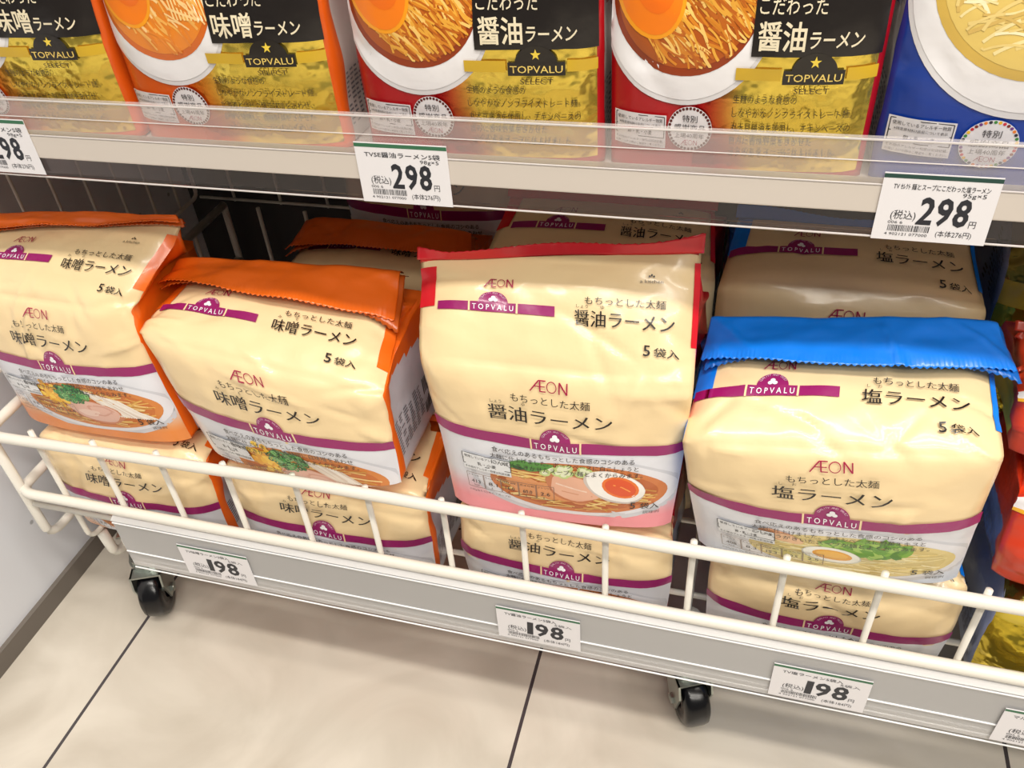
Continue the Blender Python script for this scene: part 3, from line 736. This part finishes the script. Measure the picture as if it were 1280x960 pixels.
# ------------------------------------------------------------------ upper shelf with clear lip
shelf = empty('display_shelf', (0, 0, 0)); tag(shelf, 'white upper shelf with a clear plastic lip and price strip', 'shelf')
bm = bmesh.new(); add_box(bm, -.645, 1.25, .4255, .798, .4935, .4975); add_box(bm, -.645, 1.25, .4192, .4285, .4950, .5102, .0008); link_bm('shelf_deck', bm, M['shelf'], shelf)
bm = bmesh.new()
add_extrude(bm, [(.4195, .5335), (.4195, .5100), (.4207, .5100), (.4207, .5323), (.4240, .5323), (.4240, .5335)], -.645, 1.25)
link_bm('clear_lip', bm, M['lip'], shelf)
bm = bmesh.new()
add_extrude(bm, [(.4195, .4952), (.4195, .4830), (.4212, .4815), (.4225, .4830), (.4212, .4840), (.4207, .4952)], -.645, 1.25)
link_bm('price_strip', bm, M['strip'], shelf)
bm = bmesh.new(); add_box(bm, -.645, 1.25, .4189, .4198, .5102, .5110, .0003); add_box(bm, -.645, 1.25, .4189, .4200, .4814, .4824, .0004); add_box(bm, -.645, 1.25, .4187, .4196, .5330, .5340, .0003); add_box(bm, -.645, 1.25, .4189, .4196, .5225, .5230, .0002)
link_bm('strip_edge', bm, mat('clear_edge', (206, 200, 198), .15), shelf)
for xb in (.72,): 
    bm = bmesh.new(); q = [(.798, .49), (.798, .39), (.78, .39), (.44, .478), (.44, .4935), (.79, .4935)]
    add_extrude(bm, [(.797, .4935), (.797, .395), (.780, .395), (.445, .482), (.445, .4935)], xb, xb + .003); link_bm('shelf_bracket', bm, M['shelf'], shelf)

# mesh divider at the left, under the shelf
div = empty('wire_divider', (0, 0, 0), 0); tag(div, 'dark wire divider in the shade under the shelf at left', 'divider')
for i in range(9):
    yy = .43 + i * .040; bm = bmesh.new(); add_tube(bm, [(-.625, yy, .266), (-.625, yy, .478)], .0016, 6); link_bm('divider_wire', bm, M['wire'], div, True)
bm = bmesh.new(); add_tube(bm, bend([(-.625, .41, .268), (-.625, .41, .46), (-.625, .785, .46), (-.625, .785, .268), (-.625, .41, .268)], .01), .0024, 8); link_bm('divider_frame', bm, M['wire'], div, True)
for i in range(8):
    xx = -.58 + i * .06; bm = bmesh.new(); add_tube(bm, [(xx, .792, .262), (xx, .792, .485)], .0018, 6); link_bm('divider_wire', bm, M['wire'], div, True)
bm = bmesh.new(); add_tube(bm, [(-.625, .792, .35), (-.15, .792, .35)], .0018, 6); add_tube(bm, [(-.625, .790, .265), (-.15, .790, .265)], .0018, 6); link_bm('divider_crossbar', bm, M['wire'], div, True)

# ------------------------------------------------------------------ premium packs on the upper shelf
UW = .145
def premium_art(kind, seed, x_scale=1.0):
    A = Art(); rnd = random.Random(seed)
    pal = {'shoyu': dict(name='醤油ラーメン', base=(178, 16, 26), soup=(176, 84, 16), soup2=(146, 54, 8), nood=[(232, 168, 60), (214, 132, 34), (244, 200, 110), (190, 100, 24)]),
           'miso': dict(name='味噌ラーメン', base=(222, 92, 18), soup=(232, 134, 28), soup2=(214, 104, 18), nood=[(248, 206, 140), (240, 176, 84), (226, 132, 40)]),
           'shio': dict(name='塩ラーメン', base=(10, 60, 160), soup=(226, 196, 108), soup2=(214, 178, 84), nood=[(240, 222, 160), (232, 206, 130), (214, 180, 100), (246, 234, 190)])}[kind]
    bright = {'shoyu': (216, 36, 44), 'miso': (240, 120, 40), 'shio': (16, 84, 206)}[kind]
    base = pal['base']
    bx, by, br = (.041, .083, .047) if kind != 'shio' else (.060, .096, .060)
    A.ell(bx, by, br, br * 1.02, (226, 224, 226), 1.2, seg=64, clip=(.0, UW, .0, .21)); A.ell(bx, by + .001, br * .97, br * .98, (242, 240, 242), 2.0, seg=64, clip=(0, UW, 0, .21))
    A.ell(bx, by + .004, br * .84, br * .78, pal['soup2'], 2.6, seg=48, clip=(0, UW, 0, .21)); A.ell(bx, by + .005, br * .78, br * .72, pal['soup'], 3.1, seg=48, clip=(0, UW, 0, .21))
    noodles(A, bx + .003, by + .004, br * .78, br * .72, (300 if kind == 'shoyu' else 150), pal['nood'], 3.5, rnd, wd=.0014, ang=-.75 if kind != 'shio' else None)
    if kind != 'shio':
        A.ell(bx - .019, by + .008, .0185, .024, (244, 158, 24), 4.6, rot=.35, clip=(0, UW, 0, .21)); A.ell(bx - .019, by + .008, .0165, .022, (242, 126, 18), 4.9, rot=.35, clip=(0, UW, 0, .21)); A.ell(bx - .017, by + .011, .011, .015, (238, 112, 16), 5.2, rot=.35, clip=(0, UW, 0, .21))
    else:
        A.ell(bx + .004, by + .016, .028, .024, (236, 216, 150), 4.6, wob=.02); A.ell(bx + .004, by + .018, .025, .021, (242, 226, 168), 4.9, wob=.02)
    if kind == 'miso':
        for i in range(14): A.line([(bx + .002 + i * .002, by + .03 - i * .001), (bx + .01 + i * .0022, by + .012), (bx + .014 + i * .0024, by - .010)], .0011, rnd.choice([(250, 236, 200), (246, 210, 140)]), 4.5)
    if kind != 'shio':
        A.rect(.077, UW - .003, .0615, .205, (24, 18, 16), 5.4, nx=24, ny=30)
        def goldc(x, y):
            q = max(0.0, min(1.0, (x - .052 - max(0, .03 - y) * .35) / .022)); return tuple(base[i] * (1 - q) + (246, 218, 96)[i] * q for i in range(3))
        A.rect(.050, .1415, .000, .0640, goldc, .2, nx=44, ny=32, m=1)
        A.rect(.070, .0935, .0500, .0560, (206, 168, 36), 5.6, nx=8, ny=2); A.rect(.1265, .1415, .0500, .0560, (206, 168, 36), 5.6, nx=6, ny=2)
        cx = .110
        A.ell(cx, .0545, .0115, .0090, (28, 22, 16), 6.0, a0=0, a1=math.pi, rings=2); A.rect(cx - .0155, cx + .0155, .0482, .0552, (28, 22, 16), 6.0)
        A.text('TOPVALU', cx - .0142, cx + .0142, .0498, .0052, (236, 206, 110), 7.0, bold=.004)
        st = []
        for q in range(10):
            a = math.pi / 2 + q * math.pi / 5; r = .0030 if q % 2 == 0 else .0012; st.append((cx + r * math.cos(a), .0590 + r * math.sin(a)))
        A.mesh(st + [(cx, .0590)], [(q, (q + 1) % 10, 10) for q in range(10)], (236, 206, 70), 7.0)
        A.text('SELECT', cx - .0090, cx + .0090, .0437, .0040, (60, 44, 14), 7.0)
        ls = {'shoyu': ('生麺のような食感の', 'しなやかなノンフライストレート麺。', '丸大豆醤油を使用し、チキンベースの', '旨みに香味野菜をきかせた', 'コクのあるスープに仕上げました。'),
              'miso': ('生麺のような食感の', 'しなやかなノンフライストレート麺。', '北海道と信州の醸造味噌をあわせ、', '豚骨を使用し、香味野菜をきかせた', 'コクのあるスープに仕上げました。')}[kind]
        for i, t in enumerate(ls): A.text(t, .070, .070 + len(t) * .0037, .0385 - i * .0075, .0046, (30, 22, 10), 7.0)
        wc = (232, 220, 190)
        A.text('こだわった', .079, .112, .0810, .0088, wc, 7.0, bold=.006); A.text('麺とスープに', .079, .118, .0960, .0088, wc, 7.0, bold=.006)
        A.text(pal['name'][:2], .0795, .1035, .0655, .0140, wc, 7.0, bold=.022); A.text(pal['name'][2:], .1050, .1315, .0660, .0090, wc, 7.0, bold=.014, lean=.1)
    # allergen box and round badge
    ax0, ay0 = (.004, .010) if kind != 'shio' else (.004, .0125)
    A.rect(ax0, ax0 + .030, ay0, ay0 + .0190, (226, 224, 228), 5.6); A.frame(ax0 + .001, ax0 + .029, ay0 + .0062, ay0 + .0180, .0004, (30, 26, 30), 6.2); A.line([(ax0 + .001, ay0 + .0115), (ax0 + .029, ay0 + .0115)], .0004, (30, 26, 30), 6.2)
    ink = (30, 26, 34)
    A.text('使用しているアレルギー物質', ax0 + .002, ax0 + .028, ay0 + .0151, .0022, ink, 7.0); A.text('※特定原材料7品目について表示', ax0 + .003, ax0 + .027, ay0 + .0124, .0017, ink, 7.0)
    A.text('卵・乳・小麦', ax0 + .008, ax0 + .022, ay0 + .0078, .0028, ink, 7.0, bold=.01); A.text('その他のアレルギー物質は別途記載。', ax0 + .001, ax0 + .029, ay0 + .0036, .0016, ink, 7.0); A.text('お買い上げの際はご確認をご覧ください。', ax0 + .001, ax0 + .029, ay0 + .0012, .0016, ink, 7.0)
    cx, cy, r = (.0475, .0225, .0125) if kind != 'shio' else (.050, .0215, .0130)
    A.ell(cx, cy, r, r, (232, 230, 234), 5.6, seg=36)
    dots = [(206, 40, 60), (240, 190, 30), (60, 140, 60), (40, 40, 60), (236, 130, 40), (120, 60, 140), (130, 40, 30)]
    for i in range(36):
        a = i * 2 * math.pi / 36; A.ell(cx + r * .92 * math.cos(a), cy + r * .92 * math.sin(a), .00085, .00085, dots[i % 7] if kind == 'shio' else (90, 30, 30), 6.2, seg=7)
    A.text('特別', cx - .0042, cx + .0042, cy + .0044, .0042, ink, 7.0); A.text('感謝商品', cx - .0088, cx + .0088, cy - .0008, .0042, ink, 7.0); A.text('上場40周年', cx - .0084, cx + .0084, cy - .0048, .0031, ink, 7.0)
    maker_logo(A, cx - .0045, cx + .0045, cy - .0090, .0028, layer=7.0)
    A.v = [(x, y + .0045, l) for x, y, l in A.v]
    return A, base
G_UP = 'premium noodle packs on the upper shelf'
for kind, x0, x1, sd, label in (('miso', -.530, -.386, 61, 'black and gold noodle pack at the left end of upper shelf, cut by photo edge'),
                                ('miso', -.381, -.238, 62, 'orange noodle pack with bowl picture and gold foil, upper shelf beside red pack'),
                                ('shoyu', -.2235, -.0815, 63, 'red noodle pack with bowl picture, left one of two red packs on the upper shelf'),
                                ('shoyu', -.0775, .0560, 64, 'red noodle pack with bowl picture, right one of two, next to blue pack'),
                                ('shio', .0600, .205, 65, 'blue noodle pack with pale soup bowl at the right end of upper shelf')):
    A, base = premium_art(kind, sd)
    y = .447
    make_bag('premium_noodle_pack', 'none', [(0, (x0, y, .4985), (x1, y, .4985)), (.07, (x0, y - .002, .5685), (x1, y - .002, .5685)), (.14, (x0 + .001, y + .004, .638), (x1 - .001, y + .004, .638)), (.205, (x0 + .004, y + .028, .695), (x1 - .004, y + .028, .695))],
             .085, sd, label, G_UP, 0, art=A, bulge=(.006, .004), crush=.7, nw=UW, crease=.14, body=base, side=base, side_low=(216, 208, 204), seal=base, fin=(.012, .2, .001), side_y=.42, category='noodle pack')

# ------------------------------------------------------------------ price cards
def price_card(x0, z0, wd, ht, y, title, unit, price, excl, label, group, frame, green=(52, 110, 78)):
    A = Art(); ink = (34, 36, 46)
    A.rect(0, wd, ht * .925, ht * .985, green, 1, nx=8, ny=1)
    A.text(title, wd * .10, wd * .92 if len(title) > 11 else wd * .72, ht * .775, ht * .095, ink, 2, bold=.01)
    A.text(unit, wd * .70, wd * .90, ht * .695, ht * .085, ink, 2)
    A.text('(税込)', wd * .13, wd * .35, ht * .335, ht * .15, ink, 2)
    ws = [.46 if ch == '1' else 1.0 for ch in price]; un = wd * .44 / (sum(ws) + .14 * (len(price) - 1)); px = wd * .36
    for ch, q in zip(price, ws):
        A.text(ch, px, px + un * q, ht * .27, ht * .56, ink, 2, bold=.030, lean=.04); px += un * (q + .14)
    A.text('円', wd * .82, wd * .88, ht * .26, ht * .12, ink, 2)
    A.text('006 6', wd * .12, wd * .25, ht * .255, ht * .06, ink, 2)
    rnd = random.Random(int(x0 * 1000)); x = wd * .13
    while x < wd * .50:
        b_ = rnd.choice([.0002, .0003, .0005]); A.rect(x, x + b_, ht * .14, ht * .235, ink, 2, nx=1, ny=1); x += b_ + rnd.choice([.0003, .0005])
    A.text('4 902121 077000', wd * .11, wd * .49, ht * .075, ht * .06, ink, 2)
    A.text(excl, wd * .56, wd * .87, ht * .10, ht * .105, ink, 2)
    bm = bmesh.new(); col = bm.loops.layers.float_color.new('ink')
    add_box(bm, x0, x0 + wd, y, y + .0004, z0, z0 + ht)
    for f in bm.faces:
        for l in f.loops: l[col] = (*lin((236, 234, 238)), 1)
    vm = [bm.verts.new((x0 + a, y - .00006 * l, z0 + s)) for a, s, l in A.v]
    for f in A.f:
        fc = bm.faces.new([vm[i] for i in f])
        for l, i in zip(fc.loops, f): l[col] = (*A.c[i], 1)
    o = link_bm('price_card', bm, M['card']); tag(o, label, 'price card', group); o.rotation_euler = (0, 0, frame)
GU, GL = 'price cards on the upper shelf strip', 'price cards on the basket rail'
price_card(-.2185, .4815, .0555, .037, .4184, 'TVSE醤油ラーメン5袋', '98g×5', '298', '(本体276円)', 'white 298 yen card on the upper shelf under the red packs', GU, 0)
price_card(.0630, .4812, .0530, .0365, .4184, 'TV ｾﾚｸﾄ 麺とスープにこだわった塩ラーメン', '95g×5', '298', '(本体276円)', 'white 298 yen card at the right of upper shelf, under the blue pack', GU, 0, green=(30, 70, 62))
price_card(-.4985, .4838, .0555, .037, .4184, 'TVSE味噌ラーメン5袋', '98g×5', '298', '(本体276円)', 'white 298 yen card cut off by the left photo edge', GU, 0)
price_card(-.4365, .1275, .067, .0385, .3728, 'TV味噌ラーメン5袋入', '5袋入', '198', '(本体184円)', 'white 198 yen card on the basket rail nearest the left caster', GL, TH)
price_card(-.1530, .1285, .066, .0385, .3728, 'TV醤油ラーメン5袋入', '5袋入', '198', '(本体184円)', 'white 198 yen card on the basket rail below the red-sealed pack', GL, TH)
price_card(.0540, .1235, .066, .0400, .3728, 'TV塩ラーメン5袋入', '5袋入', '198', '(本体184円)', 'white 198 yen card on the basket rail below the blue-flapped pack', GL, TH)
price_card(.2030, .1235, .066, .0400, .3728, 'マルチラーメン5袋入', '5袋入', '198', '(本体184円)', 'white price card on the basket rail at the far right, cut off', GL, TH)

bpy.data.objects.remove(_to)
